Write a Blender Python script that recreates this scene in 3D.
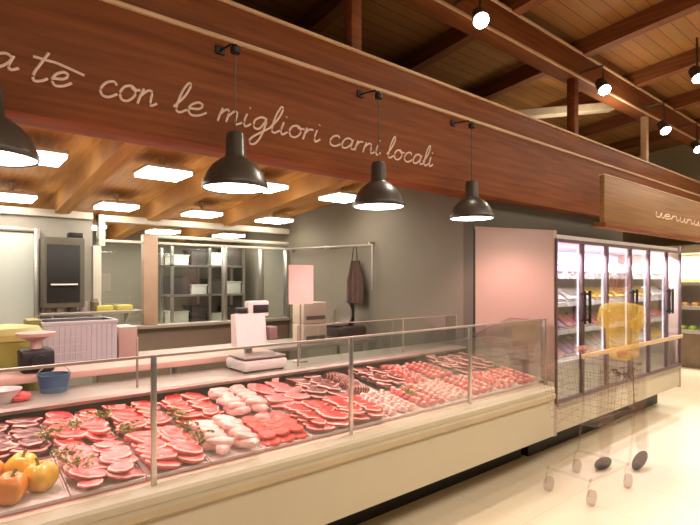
import bpy, bmesh, math, random
from mathutils import Vector, Matrix, noise
random.seed(7)
S = bpy.context.scene
COL = S.collection
for o in list(bpy.data.objects): bpy.data.objects.remove(o)
TH = math.radians(50.4); SN, CS = math.sin(TH), math.cos(TH)
EYE = 1.6

# ---------------- camera, world, exposure, area lights ----------------
cd = bpy.data.cameras.new('camera'); cam = bpy.data.objects.new('camera', cd); COL.objects.link(cam)
cam.location = (0, 0, EYE); cam.rotation_euler = (math.pi/2, 0, TH - math.pi/2)
cd.sensor_width = 36; cd.lens = 500/700*36; cd.shift_y = 17.5/700; cd.clip_start = .05; cd.clip_end = 100
S.camera = cam
S.view_settings.view_transform = 'Standard'; S.view_settings.look = 'None'
S.view_settings.gamma = 1; S.view_settings.exposure = -0.3; S.view_settings.use_curve_mapping = False
W = bpy.data.worlds.new('world'); S.world = W; W.use_nodes = True
W.node_tree.nodes['Background'].inputs[0].default_value = (1, .84, .68, 1)
W.node_tree.nodes['Background'].inputs[1].default_value = .13

def area(loc, size, power, col, size_y=None, rot=(0, 0, 0), name='area_light'):
    l = bpy.data.lights.new(name, 'AREA'); l.energy = power; l.color = col
    l.size = size
    if size_y: l.shape = 'RECTANGLE'; l.size_y = size_y
    o = bpy.data.objects.new(name, l); COL.objects.link(o); o.location = loc; o.rotation_euler = rot
    return o
# unseen fill lights added over the shopping aisle, no fixtures modelled
area((0.5, -.6, 4.0), 3.5, 105, (1, .88, .74), 1.2, name='aisle_fill')
area((4.5, -.4, 4.0), 3.5, 125, (1, .88, .74), 1.2, name='aisle_fill')
area((9.0, 0, 4.0), 3.5, 200, (1, .88, .74), 1.5, name='aisle_fill')

# ---------------- helpers ----------------
def srgb(r, g, b):
    f = lambda v: (v/255/12.92 if v/255 <= .04045 else ((v/255+.055)/1.055)**2.4)
    return (f(r), f(g), f(b))
def mat(name, c, rough=.5, metal=0, var=.12, scale=6, bump=0, stretch=(1, 1, 1), c2=None, spec=.5, coat=0, detail=4):
    m = bpy.data.materials.new(name); m.use_nodes = True; nt = m.node_tree
    b = nt.nodes['Principled BSDF']
    b.inputs['Roughness'].default_value = rough; b.inputs['Metallic'].default_value = metal
    b.inputs['Specular IOR Level'].default_value = spec
    b.inputs['Coat Weight'].default_value = coat
    tc = nt.nodes.new('ShaderNodeTexCoord'); mp = nt.nodes.new('ShaderNodeMapping'); mp.inputs['Scale'].default_value = stretch
    n = nt.nodes.new('ShaderNodeTexNoise'); n.inputs['Scale'].default_value = scale; n.inputs['Detail'].default_value = detail
    r = nt.nodes.new('ShaderNodeValToRGB')
    r.color_ramp.elements[0].position = .3; r.color_ramp.elements[1].position = .7
    a = c2 if c2 else tuple(v*(1-var) for v in c); d = c if c2 else tuple(min(1, v*(1+var)) for v in c)
    r.color_ramp.elements[0].color = (*a, 1); r.color_ramp.elements[1].color = (*d, 1)
    L = nt.links.new
    L(tc.outputs['Object'], mp.inputs[0]); L(mp.outputs[0], n.inputs['Vector']); L(n.outputs['Fac'], r.inputs[0]); L(r.outputs[0], b.inputs['Base Color'])
    if bump:
        bp = nt.nodes.new('ShaderNodeBump'); bp.inputs['Strength'].default_value = bump; bp.inputs['Distance'].default_value = .01
        L(n.outputs['Fac'], bp.inputs['Height']); L(bp.outputs[0], b.inputs['Normal'])
    return m
def emit(name, c, s):
    m = bpy.data.materials.new(name); m.use_nodes = True; nt = m.node_tree; nt.nodes.clear()
    e = nt.nodes.new('ShaderNodeEmission'); e.inputs[0].default_value = (*c, 1); e.inputs[1].default_value = s
    o = nt.nodes.new('ShaderNodeOutputMaterial'); nt.links.new(e.outputs[0], o.inputs[0]); return m
def glassy(name, tint=(.93, .96, .95), base=.05, rough=.02):
    m = bpy.data.materials.new(name); m.use_nodes = True; nt = m.node_tree; nt.nodes.clear()
    t = nt.nodes.new('ShaderNodeBsdfTransparent'); t.inputs[0].default_value = (*tint, 1)
    g = nt.nodes.new('ShaderNodeBsdfGlossy'); g.inputs['Roughness'].default_value = rough
    lw = nt.nodes.new('ShaderNodeLayerWeight'); lw.inputs[0].default_value = .25
    ma = nt.nodes.new('ShaderNodeMath'); ma.operation = 'MULTIPLY_ADD'; ma.inputs[1].default_value = .35; ma.inputs[2].default_value = base
    mx = nt.nodes.new('ShaderNodeMixShader'); o = nt.nodes.new('ShaderNodeOutputMaterial'); L = nt.links.new
    L(lw.outputs['Fresnel'], ma.inputs[0]); L(ma.outputs[0], mx.inputs[0]); L(t.outputs[0], mx.inputs[1]); L(g.outputs[0], mx.inputs[2]); L(mx.outputs[0], o.inputs[0])
    return m
def sheer(name, c, alpha, rough=.8):
    m = mat(name, c, rough); nt = m.node_tree; b = nt.nodes['Principled BSDF']; b.inputs['Alpha'].default_value = alpha
    return m

class MB:
    def __init__(s): s.bm = bmesh.new(); s.mi = 0
    def _fin(s, verts):
        fs = {f for v in verts for f in v.link_faces}
        for f in fs: f.material_index = s.mi
        return verts
    def box(s, x0, x1, y0, y1, z0, z1, r=0, seg=2, mtx=None):
        vs = bmesh.ops.create_cube(s.bm, size=1)['verts']
        for v in vs: v.co = Vector(((x0+x1)/2 + v.co.x*(x1-x0), (y0+y1)/2 + v.co.y*(y1-y0), (z0+z1)/2 + v.co.z*(z1-z0)))
        if r:
            es = {e for v in vs for e in v.link_edges}
            q = bmesh.ops.bevel(s.bm, geom=list(es), offset=r, segments=seg, affect='EDGES', profile=.5)
            vs = q['verts']
            fs = q['faces']; vs = list({v for f in fs for v in f.verts} | {v for v in vs})
        if mtx:
            for v in vs: v.co = mtx @ v.co
        return s._fin(vs)
    def tube(s, pts, r, n=8, cap=True, closed=False):
        pts = [Vector(p) for p in pts]; rings = []; N = len(pts)
        up = Vector((0, 0, 1))
        for i, p in enumerate(pts):
            if closed: d = pts[(i+1) % N] - pts[i-1]
            else: d = pts[min(i+1, N-1)] - pts[max(i-1, 0)]
            d.normalize()
            a = d.cross(up)
            if a.length < .05: a = d.cross(Vector((1, 0, 0)))
            a.normalize(); b = a.cross(d)
            rr = r[i] if isinstance(r, (list, tuple)) else r
            rings.append([s.bm.verts.new(p + a*rr*math.cos(2*math.pi*k/n) + b*rr*math.sin(2*math.pi*k/n)) for k in range(n)])
        M = N if closed else N-1
        for i in range(M):
            A, B = rings[i], rings[(i+1) % N]
            for k in range(n): s.bm.faces.new((A[k], A[(k+1) % n], B[(k+1) % n], B[k])).material_index = s.mi
        if cap and not closed:
            s.bm.faces.new(rings[0][::-1]).material_index = s.mi; s.bm.faces.new(rings[-1]).material_index = s.mi
        return s
    def lathe(s, prof, c=(0, 0, 0), n=24):
        rings = []
        for (r, z) in prof:
            rings.append([s.bm.verts.new((c[0]+r*math.cos(2*math.pi*k/n), c[1]+r*math.sin(2*math.pi*k/n), c[2]+z)) for k in range(n)] if r > 1e-5 else [s.bm.verts.new((c[0], c[1], c[2]+z))])
        for A, B in zip(rings, rings[1:]):
            for k in range(n):
                q = [A[k % len(A)], A[(k+1) % len(A)], B[(k+1) % len(B)], B[k % len(B)]]
                u = []
                for v in q:
                    if v not in u: u.append(v)
                if len(u) >= 3:
                    s.bm.faces.new(u).material_index = s.mi
        return s
    def blob(s, c, rad, sub=3, amp=0, freq=8, seed=0):
        vs = bmesh.ops.create_icosphere(s.bm, subdivisions=sub, radius=1)['verts']
        for v in vs:
            p = Vector((v.co.x*rad[0], v.co.y*rad[1], v.co.z*rad[2]))
            if amp: p *= 1 + amp*noise.noise(v.co*freq/4 + Vector((seed, seed, 0)))
            v.co = p + Vector(c)
        return s._fin(vs)
    def prism(s, poly, x0, x1):   # poly in (y,z) swept in x
        A = [s.bm.verts.new((x0, y, z)) for y, z in poly]; B = [s.bm.verts.new((x1, y, z)) for y, z in poly]
        n = len(poly)
        for k in range(n): s.bm.faces.new((A[k], A[(k+1) % n], B[(k+1) % n], B[k])).material_index = s.mi
        s.bm.faces.new(A[::-1]).material_index = s.mi; s.bm.faces.new(B).material_index = s.mi
        return s
    def outline(s, pts, z0, z1, bulge=.0):  # xy outline, vertical extrude with rounded rim
        n = len(pts); cx = sum(p[0] for p in pts)/n; cy = sum(p[1] for p in pts)/n
        lv = [(.86, z0), (1, z0+(z1-z0)*.35), (.98, z0+(z1-z0)*.75), (.86, z1), (.5, z1+bulge)]
        rings = [[s.bm.verts.new((cx+(p[0]-cx)*k, cy+(p[1]-cy)*k, z)) for p in pts] for k, z in lv]
        for i, (A, B) in enumerate(zip(rings, rings[1:])):
            for k in range(n):
                s.bm.faces.new((A[k], A[(k+1) % n], B[(k+1) % n], B[k])).material_index = (1 if i == 2 else 0)
        s.bm.faces.new(rings[0][::-1]); s.bm.faces.new(rings[-1])
        return s
    def mesh(s, name, mats, smooth=True, ang=35):
        bmesh.ops.recalc_face_normals(s.bm, faces=s.bm.faces)
        me = bpy.data.meshes.new(name); s.bm.to_mesh(me); s.bm.free()
        for m in (mats if isinstance(mats, (list, tuple)) else [mats]): me.materials.append(m)
        if smooth:
            for p in me.polygons: p.use_smooth = True
            me.set_sharp_from_angle(angle=math.radians(ang))
        return me
    def build(s, name, mats, parent=None, smooth=True, loc=None):
        me = s.mesh(name, mats, smooth); o = bpy.data.objects.new(name, me); COL.objects.link(o)
        if parent is not None:
            me.transform(Matrix.Translation(-wloc(parent))); o.parent = parent
        else:
            vs = [v.co for v in me.vertices]
            c = Vector(loc) if loc else Vector(((min(v.x for v in vs)+max(v.x for v in vs))/2, (min(v.y for v in vs)+max(v.y for v in vs))/2, min(v.z for v in vs)))
            me.transform(Matrix.Translation(-c)); o.location = c
        return o
def wloc(o):
    p = Vector((0, 0, 0))
    while o: p += o.location; o = o.parent
    return p
def tag(o, label=None, cat=None, group=None, kind=None):
    if label: o['label'] = label
    if cat: o['category'] = cat
    if group: o['group'] = group
    if kind: o['kind'] = kind
    return o
def root(name, loc, label, cat, group=None):
    o = bpy.data.objects.new(name, None); COL.objects.link(o); o.location = loc; o.empty_display_size = .1
    return tag(o, label, cat, group)
def struct(o): o['kind'] = 'structure'; return o
def copy_tree(o, parent=None):
    c = o.copy(); COL.objects.link(c)
    if parent: c.parent = parent
    for ch in [k for k in bpy.data.objects if k.parent == o]: copy_tree(ch, c)
    return c
def A(px, c):      # x of the point of the plane y=c seen at column px of the photo (used for measuring positions)
    t = (px-350)/500; return c*(CS+t*SN)/(SN-t*CS)
def Hz(px, py, c): # height there
    a = A(px, c); return EYE + (280-py)*(a*CS+c*SN)/500

# ---------------- materials ----------------
M = {}
M['wood'] = mat('glulam', srgb(147, 86, 46), .6, c2=srgb(117, 63, 32), scale=3, stretch=(.5, 4, 9), bump=.08, detail=8, spec=.25)
M['wood_light'] = mat('pale_glulam', srgb(160, 118, 74), .55, c2=srgb(134, 94, 54), scale=3, stretch=(.35, 4, 9), bump=.1, detail=8)
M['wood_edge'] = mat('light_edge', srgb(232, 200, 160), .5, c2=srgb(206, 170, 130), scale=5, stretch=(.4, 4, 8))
M['plank'] = None
M['rafter'] = mat('rafter_wood', srgb(150, 92, 48), .6, c2=srgb(112, 62, 30), scale=3, stretch=(8, .4, 8), bump=.1, detail=8)
M['kwood'] = mat('kitchen_ceiling_wood', srgb(204, 152, 84), .6, c2=srgb(170, 120, 62), scale=4, stretch=(7, .5, 1), bump=.1)
M['grey'] = mat('grey_paint', srgb(122, 114, 100), .7, var=.05, scale=2)
M['greydark'] = mat('dark_grey_paint', srgb(96, 90, 78), .7, var=.05, scale=2)
M['cream'] = mat('cream_enamel', srgb(204, 194, 166), .35, var=.03, scale=1.5)
M['creamdark'] = mat('olive_plastic_bumper', srgb(200, 184, 150), .45, var=.06, scale=4)
M['steel'] = mat('brushed_steel', (.62, .58, .55), .32, metal=1, var=.08, scale=10, stretch=(1, 12, 12))
M['steel_shelf'] = mat('satin_steel_shelf', srgb(172, 158, 148), .4, metal=.4, var=.06, scale=6, stretch=(1, 8, 8))
M['chrome'] = mat('chrome_wire', (.75, .73, .7), .18, metal=1, var=.03)
M['black'] = mat('black_plastic', (.012, .011, .010), .5, var=.2)
M['shade'] = mat('dark_enamel_shade', srgb(74, 66, 56), .35, var=.08, scale=5)
M['white'] = mat('white_plastic', srgb(214, 206, 200), .4, var=.03)
M['paper'] = mat('white_paper', srgb(228, 186, 178), .8, var=.03)
M['panel'] = mat('end_panel_enamel', srgb(178, 152, 138), .42, var=.03, scale=1.5)
M['glass'] = glassy('clear_glass')
M['glass_green'] = mat('glass_cut_edge', srgb(150, 136, 120), .2, var=.05)
M['coolwhite'] = mat('coldroom_panel', srgb(190, 194, 186), .35, var=.03, scale=1)
M['bone'] = mat('bone', srgb(240, 222, 196), .5, var=.08)
M['fat'] = mat('fat', srgb(240, 186, 172), .4, var=.08, scale=25)
M['green'] = mat('parsley', srgb(150, 140, 44), .6, c2=srgb(84, 96, 28), scale=30)
M['yellow'] = mat('pepper_yellow', srgb(238, 196, 60), .28, c2=srgb(228, 160, 40), scale=6, coat=.4)
M['orange'] = mat('pepper_orange', srgb(232, 150, 50), .28, c2=srgb(216, 112, 34), scale=6, coat=.4)
def meat(name, a, b, sc=30, rough=.32, stretch=(1, 1, 1)): return mat(name, srgb(*a), rough, c2=srgb(*b), scale=sc, bump=.35, coat=.25, stretch=stretch)
M['beef'] = meat('beef', (214, 44, 40), (170, 22, 26))
M['darkbeef'] = meat('dark_beef', (128, 26, 34), (74, 10, 18))
M['veal'] = meat('veal', (238, 128, 128), (214, 78, 82))
M['pork'] = meat('pork', (232, 92, 92), (204, 50, 54))
M['chicken'] = meat('chicken', (246, 208, 196), (234, 164, 156))
M['mince'] = meat('mince', (226, 66, 46), (190, 36, 30), 90)
M['sausage'] = meat('sausage', (204, 60, 56), (150, 32, 36), 60)
M['tray'] = mat('white_tray', srgb(224, 208, 200), .4, var=.03)
M['film'] = glassy('cling_film', (.97, .95, .95), .06, .12)

def plank_material():
    m = bpy.data.materials.new('roof_planks'); m.use_nodes = True; nt = m.node_tree; L = nt.links.new
    b = nt.nodes['Principled BSDF']; b.inputs['Roughness'].default_value = .6
    tc = nt.nodes.new('ShaderNodeTexCoord')
    br = nt.nodes.new('ShaderNodeTexBrick'); br.inputs['Scale'].default_value = 1
    br.inputs['Brick Width'].default_value = 3.2; br.inputs['Row Height'].default_value = .14; br.inputs['Mortar Size'].default_value = .004
    br.inputs['Color1'].default_value = (*srgb(190, 134, 70), 1); br.inputs['Color2'].default_value = (*srgb(170, 116, 58), 1); br.inputs['Mortar'].default_value = (*srgb(90, 48, 20), 1)
    mp = nt.nodes.new('ShaderNodeMapping'); mp.inputs['Scale'].default_value = (.4, 8, 1)
    n = nt.nodes.new('ShaderNodeTexNoise'); n.inputs['Scale'].default_value = 3; n.inputs['Detail'].default_value = 8
    mx = nt.nodes.new('ShaderNodeMix'); mx.data_type = 'RGBA'; mx.blend_type = 'MULTIPLY'; mx.inputs[0].default_value = .45
    L(tc.outputs['Object'], br.inputs['Vector']); L(tc.outputs['Object'], mp.inputs[0]); L(mp.outputs[0], n.inputs['Vector'])
    L(br.outputs['Color'], mx.inputs[6]); L(n.outputs['Color'], mx.inputs[7]); L(mx.outputs[2], b.inputs['Base Color']); return m
M['plank'] = plank_material()
def floor_material():
    m = bpy.data.materials.new('floor_tiles'); m.use_nodes = True; nt = m.node_tree; L = nt.links.new
    b = nt.nodes['Principled BSDF']; b.inputs['Roughness'].default_value = .3; b.inputs['Specular IOR Level'].default_value = .35
    tc = nt.nodes.new('ShaderNodeTexCoord')
    br = nt.nodes.new('ShaderNodeTexBrick'); br.offset = 0; br.inputs['Scale'].default_value = 1
    br.inputs['Brick Width'].default_value = .6; br.inputs['Row Height'].default_value = .6; br.inputs['Mortar Size'].default_value = .003
    br.inputs['Color1'].default_value = (*srgb(232, 216, 188), 1); br.inputs['Color2'].default_value = (*srgb(228, 212, 184), 1); br.inputs['Mortar'].default_value = (*srgb(212, 194, 164), 1)
    n = nt.nodes.new('ShaderNodeTexNoise'); n.inputs['Scale'].default_value = 1.2
    mr = nt.nodes.new('ShaderNodeMapRange'); mr.inputs[3].default_value = .22; mr.inputs[4].default_value = .42
    L(tc.outputs['Object'], br.inputs['Vector']); L(tc.outputs['Object'], n.inputs['Vector']); L(n.outputs['Fac'], mr.inputs[0]); L(mr.outputs[0], b.inputs['Roughness'])
    L(br.outputs['Color'], b.inputs['Base Color']); return m
M['floor'] = floor_material()

# ---------------- structure ----------------
m = MB(); m.box(-4, 12.2, -4, 8.3, -.1, 0); struct(m.build('floor', M['floor'], smooth=False, loc=(0, 0, 0)))
PITCH = .089
def zr(c): return 4.52 - PITCH*(c-2.87)      # underside of the roof planks
m = MB(); m.prism([(-4, zr(-4)), (8.4, zr(8.4)), (8.4, zr(8.4)+.1), (-4, zr(-4)+.1)], -4, 12.2)
struct(m.build('ceiling', M['plank'], smooth=False, loc=(0, 0, zr(0))))
def zk(c): return 2.72 + .082*(4.2-c)        # preparation room ceiling
m = MB(); m.prism([(3.12, zk(3.12)), (8.2, zk(8.2)), (8.2, zk(8.2)+.06), (3.12, zk(3.12)+.06)], -2, 4.1)
o = struct(m.build('ceiling_kitchen', M['kwood'], smooth=False))
m = MB(); m.box(-4, 12.2, 8.2, 8.3, 0, 4.6); struct(m.build('wall_back', M['grey'], smooth=False))
m = MB(); m.box(4.1, 4.22, 3.16, 8.2, 0, 3.0); struct(m.build('wall_side', M['grey'], smooth=False))
m = MB(); m.box(4.1, 7.6, 3.04, 3.16, 0, 3.1); struct(m.build('wall_front', M['greydark'], smooth=False))
m = MB(); m.box(-2.1, -2, 3.0, 8.2, 0, 3.0); struct(m.build('wall_left', M['grey'], smooth=False))
m = MB(); m.box(12.1, 12.2, -4, 8.2, 0, 5.1); struct(m.build('wall_end', M['cream'], smooth=False))

# timber carrying frame over the counter
def tbeam(name, x0, x1, y0, y1, z0, z1, mt, label, cat, group=None, r=.008):
    m = MB(); m.box(x0, x1, y0, y1, z0, z1, r); o = m.build(name, mt); return tag(o, label, cat, group)
sign = root('sign_beam', (2, 2.97, 2.41), 'wide red-brown timber fascia beam with handwritten white slogan above the meat counter', 'beam')
m = MB(); m.box(-2, 12, 2.87, 3.12, 2.41, 3.075, .008); m.build('board', M['wood'], sign)
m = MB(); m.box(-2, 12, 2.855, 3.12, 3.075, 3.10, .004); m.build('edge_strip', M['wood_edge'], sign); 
ub = root('timber_beam', (2, 2.97, 3.10), 'reddish timber beam lying directly on the slogan beam, posts standing on it', 'beam')
m = MB(); m.box(-2, 12, 2.89, 3.10, 3.10, 3.325, .008); m.build('beam_body', M['wood'], ub)
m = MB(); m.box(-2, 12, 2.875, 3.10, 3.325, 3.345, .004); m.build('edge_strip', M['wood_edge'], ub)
tp = root('roof_beam', (2, 2.97, 4.03), 'long upper timber beam under the roof, carrying track spotlights', 'beam')
m = MB(); m.box(-2, 12, 2.87, 3.08, 4.032, 4.32, .01); m.build('beam_body', M['wood'], tp)
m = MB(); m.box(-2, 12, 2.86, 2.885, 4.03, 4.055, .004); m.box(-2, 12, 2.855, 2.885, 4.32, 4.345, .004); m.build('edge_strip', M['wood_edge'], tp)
for px, mt, w, lb in ((351, 'wood', .10, 'thick brown timber post standing on the beam near the top centre'),
                     (571, 'wood', .10, 'brown timber post between the two beams, beside the long white duct'),
                     (642.5, 'wood_edge', .085, 'pale whitish post between the two beams, farthest right of the three')):
    x = A(px, 2.97); tbeam('timber_post', x-w/2, x+w/2, 2.9, 2.9+w, 3.345, 4.03, M[mt], lb, 'post')
for i in range(9):
    x = 1.52*i
    if x > 11.9: continue
    m = MB(); z0, z1 = zr(-4), zr(8.2)
    m.prism([(-4, z0-.2), (8.2, z1-.2), (8.2, z1-.001), (-4, z0-.001)], x-.07, x+.07)
    tag(m.build('rafter', M['rafter'], smooth=False), 'long timber rafter under the plank roof, crossing above the upper beam', 'rafter', 'rafters under the plank roof')
# longitudinal purlins further back
for c in (4.6, 6.4):
    m = MB(); m.box(-2, 12, c-.06, c+.06, zr(c)-.42, zr(c)-.22)
    tag(m.build('purlin', M['rafter'], smooth=False), 'dark timber purlin in the shadowed roof %s behind the beams' % ('just' if c < 5 else 'deep'), 'beam')

# fascia board over the glass door fridges with small handwriting
fb = root('fascia_board', (8, 2.22, 2.14), 'lighter tan timber fascia above the glass-door fridges with small white script', 'fascia')
m = MB(); m.box(5.08, 10.6, 2.2, 2.25, 2.17, 2.64, .008); m.build('board', M['wood_light'], fb)
m = MB(); m.box(5.06, 10.62, 2.18, 2.30, 2.125, 2.17, .006); m.build('lower_trim', M['wood'], fb)
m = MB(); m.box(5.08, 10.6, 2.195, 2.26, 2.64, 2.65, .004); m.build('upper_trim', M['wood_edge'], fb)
for x in (7.2, 8.4, 9.6):
    m = MB(); m.box(x, x+.05, 2.251, 2.868, 2.5, 2.55); m.build('bracket', M['greydark'], fb, False)

# ---- handwriting ----
G = {
 'a': ([[(.9, .8), (.6, 1), (.25, .85), (.08, .4), (.2, .05), (.5, .08), (.8, .45), (.92, .95), (.85, .3), (1.0, .03), (1.3, .25)]], 1.2),
 't': ([[(.55, 2.0), (.35, 1.2), (.2, .5), (.3, .05), (.65, .12), (.9, .35)], [(-.1, 1.55), (.6, 1.5), (1.2, 1.45), (2.6, 1.1)]], 1.05),
 's': ([[(.5, 1), (.2, .7), (.5, .35), (.2, 0)]], .7),
 'e': ([[(.1, .45), (.6, .55), (.75, .85), (.5, 1), (.17, .75), (.07, .35), (.3, .02), (.7, .1), (1.05, .4)]], 1.05),
 'c': ([[(.8, .8), (.6, 1), (.25, .85), (.07, .4), (.25, .05), (.6, .03), (.95, .3)]], 1.0),
 'o': ([[(.5, 1), (.2, .85), (.07, .45), (.25, .05), (.6, .05), (.85, .45), (.75, .85), (.5, 1), (.7, .8), (1.05, .85)]], 1.1),
 'n': ([[(.12, 1), (.05, .5), (.02, 0)], [(.04, .5), (.35, .93), (.6, .9), (.66, .4), (.75, .05), (1.05, .25)]], 1.1),
 'm': ([[(.12, 1), (.05, .5), (.02, 0)], [(.04, .5), (.3, .93), (.5, .85), (.5, .05)], [(.52, .5), (.8, .95), (1.0, .85), (1.0, .3), (1.1, .03), (1.4, .25)]], 1.45),
 'i': ([[(.12, 1), (.06, .4), (.2, .03), (.5, .3)], [(.2, 1.45), (.22, 1.5)]], .55),
 'l': ([[(.0, .3), (.4, 1.2), (.55, 2.0), (.4, 2.15), (.2, 1.4), (.15, .3), (.35, .02), (.7, .3)]], .7),
 'g': ([[(.85, .9), (.5, 1), (.12, .65), (.2, .1), (.55, .12), (.85, .9), (.75, -.4), (.5, -1.1), (.2, -1.15), (.2, -.7), (1.2, .35)]], 1.15),
 'r': ([[(.12, 1), (.06, .5), (.03, 0)], [(.05, .5), (.3, .9), (.6, .95)]], .75),
 'u': ([[(.1, 1), (.08, .3), (.3, .02), (.6, .2), (.75, .95), (.75, .3), (.9, .03), (1.1, .25)]], 1.1),
}
def smooth_line(p, k=4):
    if len(p) < 3: return p
    out = []
    for i in range(len(p)-1):
        p0, p1, p2, p3 = p[max(i-1, 0)], p[i], p[i+1], p[min(i+2, len(p)-1)]
        for j in range(k):
            t = j/k
            out.append(tuple(.5*((2*p1[d])+(-p0[d]+p2[d])*t+(2*p0[d]-5*p1[d]+4*p2[d]-p3[d])*t*t+(-p0[d]+3*p1[d]-3*p2[d]+p3[d])*t**3) for d in (0, 1)))
    out.append(p[-1]); return out
def write(m, word, x0, x1, zb, h, y, r):
    tot = sum(G[ch][1] for ch in word); sc = (x1-x0)/tot; x = x0
    for ch in word:
        for st in G[ch][0]:
            pts = smooth_line(st)
            m.tube([(x+(u+.28*v*h/sc)*sc, y, zb+v*h) for u, v in pts], r, 6)
        x += G[ch][1]*sc
M['letter'] = mat('white_lettering', srgb(240, 214, 196), .6, var=.05)
CB = 2.87
m = MB()
for word, p0, p1, base, h in (('sa', -30, 20, 78, .075), ('te', 27, 74, 88, .078), ('con', 97, 160, 107, .09), ('le', 172, 208, 115, .085), ('migliori', 217, 322, 137, .085), ('carni', 328, 382, 157, .08), ('locali', 386, 434, 166, .082)):
    mid = (p0+p1)/2
    zb = 2.572 if word not in ('sa', 'te') else (2.60 if word == 'sa' else 2.572)
    write(m, word, A(p0, CB), A(p1, CB)-.02, zb, h, CB, .0075)
m.build('lettering', M['letter'], sign)
m = MB()
write(m, 'uenunu', A(655, 2.2), A(700, 2.2), 2.33, .06, 2.2, .008)
m.build('lettering', M['letter'], fb)

# ---------------- preparation room partition ----------------
CP = 6.4
part = root('glazed_partition', (2.8, CP, 0), 'grey framed glass partition at the rear of the butcher preparation room', 'partition')
xl, xr = A(98, CP), 4.09
M['frame'] = mat('pale_frame', srgb(206, 200, 186), .4, var=.04)
M['framebrown'] = mat('beige_frame', srgb(176, 146, 124), .45, var=.05)
m = MB(); m.box(xl, xr, CP, CP+.08, 0, 1.0, .005); m.build('lower_wall', mat('taupe_panel', srgb(120, 100, 86), .5, var=.06), part)
m = MB(); m.box(xl, xr, CP-.08, CP+.1, 1.0, 1.04, .005); m.build('sill', M['steel_shelf'], part)
m = MB(); m.box(xl, xr, CP-.03, CP+.08, 2.29, 2.37, .005); m.build('top_rail', M['frame'], part)
m = MB(); m.box(xl, xl+.07, CP-.04, CP+.08, 2.0, 2.37, .005); m.box(xl-.06, xl+.03, CP-.03, CP+.08, 1.04, 2.0, .005); m.build('corner_post', M['frame'], part)
x = A(150, CP); m = MB(); m.box(x-.085, x+.085, CP-.04, CP+.08, 1.04, 2.17, .005); m.build('post', M['framebrown'], part)
m = MB(); m.box(x+.085, xr, CP-.02, CP+.08, 2.13, 2.17, .005); m.box(x+.085, xr, CP-.02, CP+.06, 2.05, 2.08, .005); m.build('transom', M['frame'], part)
m = MB(); m.box(xl, x-.085, CP-.02, CP+.06, 2.05, 2.08, .004); m.build('transom', M['frame'], part)
for px in (225, 262, 287):
    x2 = A(px, CP); m = MB(); m.box(x2-.025, x2+.025, CP-.02, CP+.06, 1.04, 2.05, .004); m.build('mullion', M['steel'], part)
m = MB(); m.box(xl+.03, x-.085, CP+.02, CP+.03, 1.04, 2.05); m.build('pane', M['glass'], part, False)
m = MB(); m.box(x+.085, xr, CP+.02, CP+.03, 1.04, 2.05); m.build('pane', M['glass'], part, False)
# wall left of the partition
m = MB(); m.box(-2, xl-.06, CP, CP+.1, 0, 2.3); struct(m.build('wall_kitchen', mat('grey_panel_wall', srgb(150, 144, 134), .6, var=.05), smooth=False))
m = MB(); m.box(-2, xl-.06, CP-.05, CP+.1, 2.3, 2.38, .004); struct(m.build('trim_1', M['frame']))
dr = root('door_1', (.4, CP-.03, 0), 'pale grey cold room door at the left edge behind the counter', 'door'); dr['kind'] = 'structure'
m = MB(); m.box(0, A(33, CP), CP-.07, CP-.002, .02, 2.11, .01); m.build('door_leaf', M['coolwhite'], dr)
m = MB(); x = A(33, CP); m.box(x, x+.05, CP-.09, CP-.002, 0, 2.16, .005); m.box(-.06, x, CP-.09, CP-.002, 2.115, 2.16, .005); m.build('door_frame', M['steel'], dr)
# oven
ov = root('wall_oven', (A(57, CP), CP-.2, 1.3), 'dark-fronted oven mounted on the wall beside the pale cold room door', 'oven')
x0, x1 = A(39, CP), A(79, CP)
m = MB(); m.box(x0, x1, CP-.3, CP-.002, 1.30, 2.06, .015); m.build('body', M['greydark'], ov)
m = MB(); m.box(x0+.03, x1-.05, CP-.315, CP-.3, 1.36, 1.98, .006); m.build('door', M['black'], ov)
m = MB(); m.tube([(x0+.06, CP-.345, 1.55), (x1-.08, CP-.345, 1.55)], .012); m.box(x0+.07, x0+.09, CP-.345, CP-.315, 1.54, 1.56); m.box(x1-.11, x1-.09, CP-.345, CP-.315, 1.54, 1.56); m.build('handle', M['steel'], ov)
m = MB(); m.box(x0+.25, x1-.01, CP-.26, CP-.1, 2.06, 2.12, .005); m.build('vent', M['black'], ov)
# wall shelf with jars and yellow boxes
sh = root('wall_shelf', (1.2, CP-.15, 1.2), 'steel shelf under the oven holding jars and yellow boxes', 'shelf')
x0, x1 = A(37, CP), A(140, CP-.2)
m = MB(); m.box(x0, x1, CP-.32, CP-.09, 1.22, 1.25, .004); m.build('board', M['steel'], sh)
for x in (x0+.1, x1-.15):
    m = MB(); m.prism([(CP-.28, 1.22), (CP-.09, 1.22), (CP-.09, 1.05)], x, x+.02); m.build('bracket', M['steel'], sh)
jm = [mat('jar_%d' % i, srgb(*c), .35) for i, c in enumerate([(120, 92, 84), (160, 140, 120), (92, 70, 64), (170, 150, 150), (110, 96, 80)])]
lbj = ['brown jar with lid first on the shelf under the oven', 'beige jar with lid on the shelf under the oven', 'dark brown jar with lid on the shelf under the oven', 'pale mauve jar with lid on the shelf under the oven', 'olive brown jar with lid nearest the yellow boxes']
for i in range(5):
    x = x0+.07+i*.115; r = root('storage_jar', (x, CP-.2, 1.25), lbj[i], 'jar', 'jars on the shelf under the oven')
    m = MB(); m.lathe([(0, 0), (.04, 0), (.045, .01), (.045, .1), (.03, .12)], (x, CP-.2, 1.25), 16); m.build('jar_body', jm[i], r)
    m = MB(); m.lathe([(.034, .115), (.034, .14), (0, .14)], (x, CP-.2, 1.25), 16); m.build('lid', M['steel'], r)
M['ybox'] = mat('yellow_box', srgb(196, 180, 84), .6, var=.08)
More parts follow.
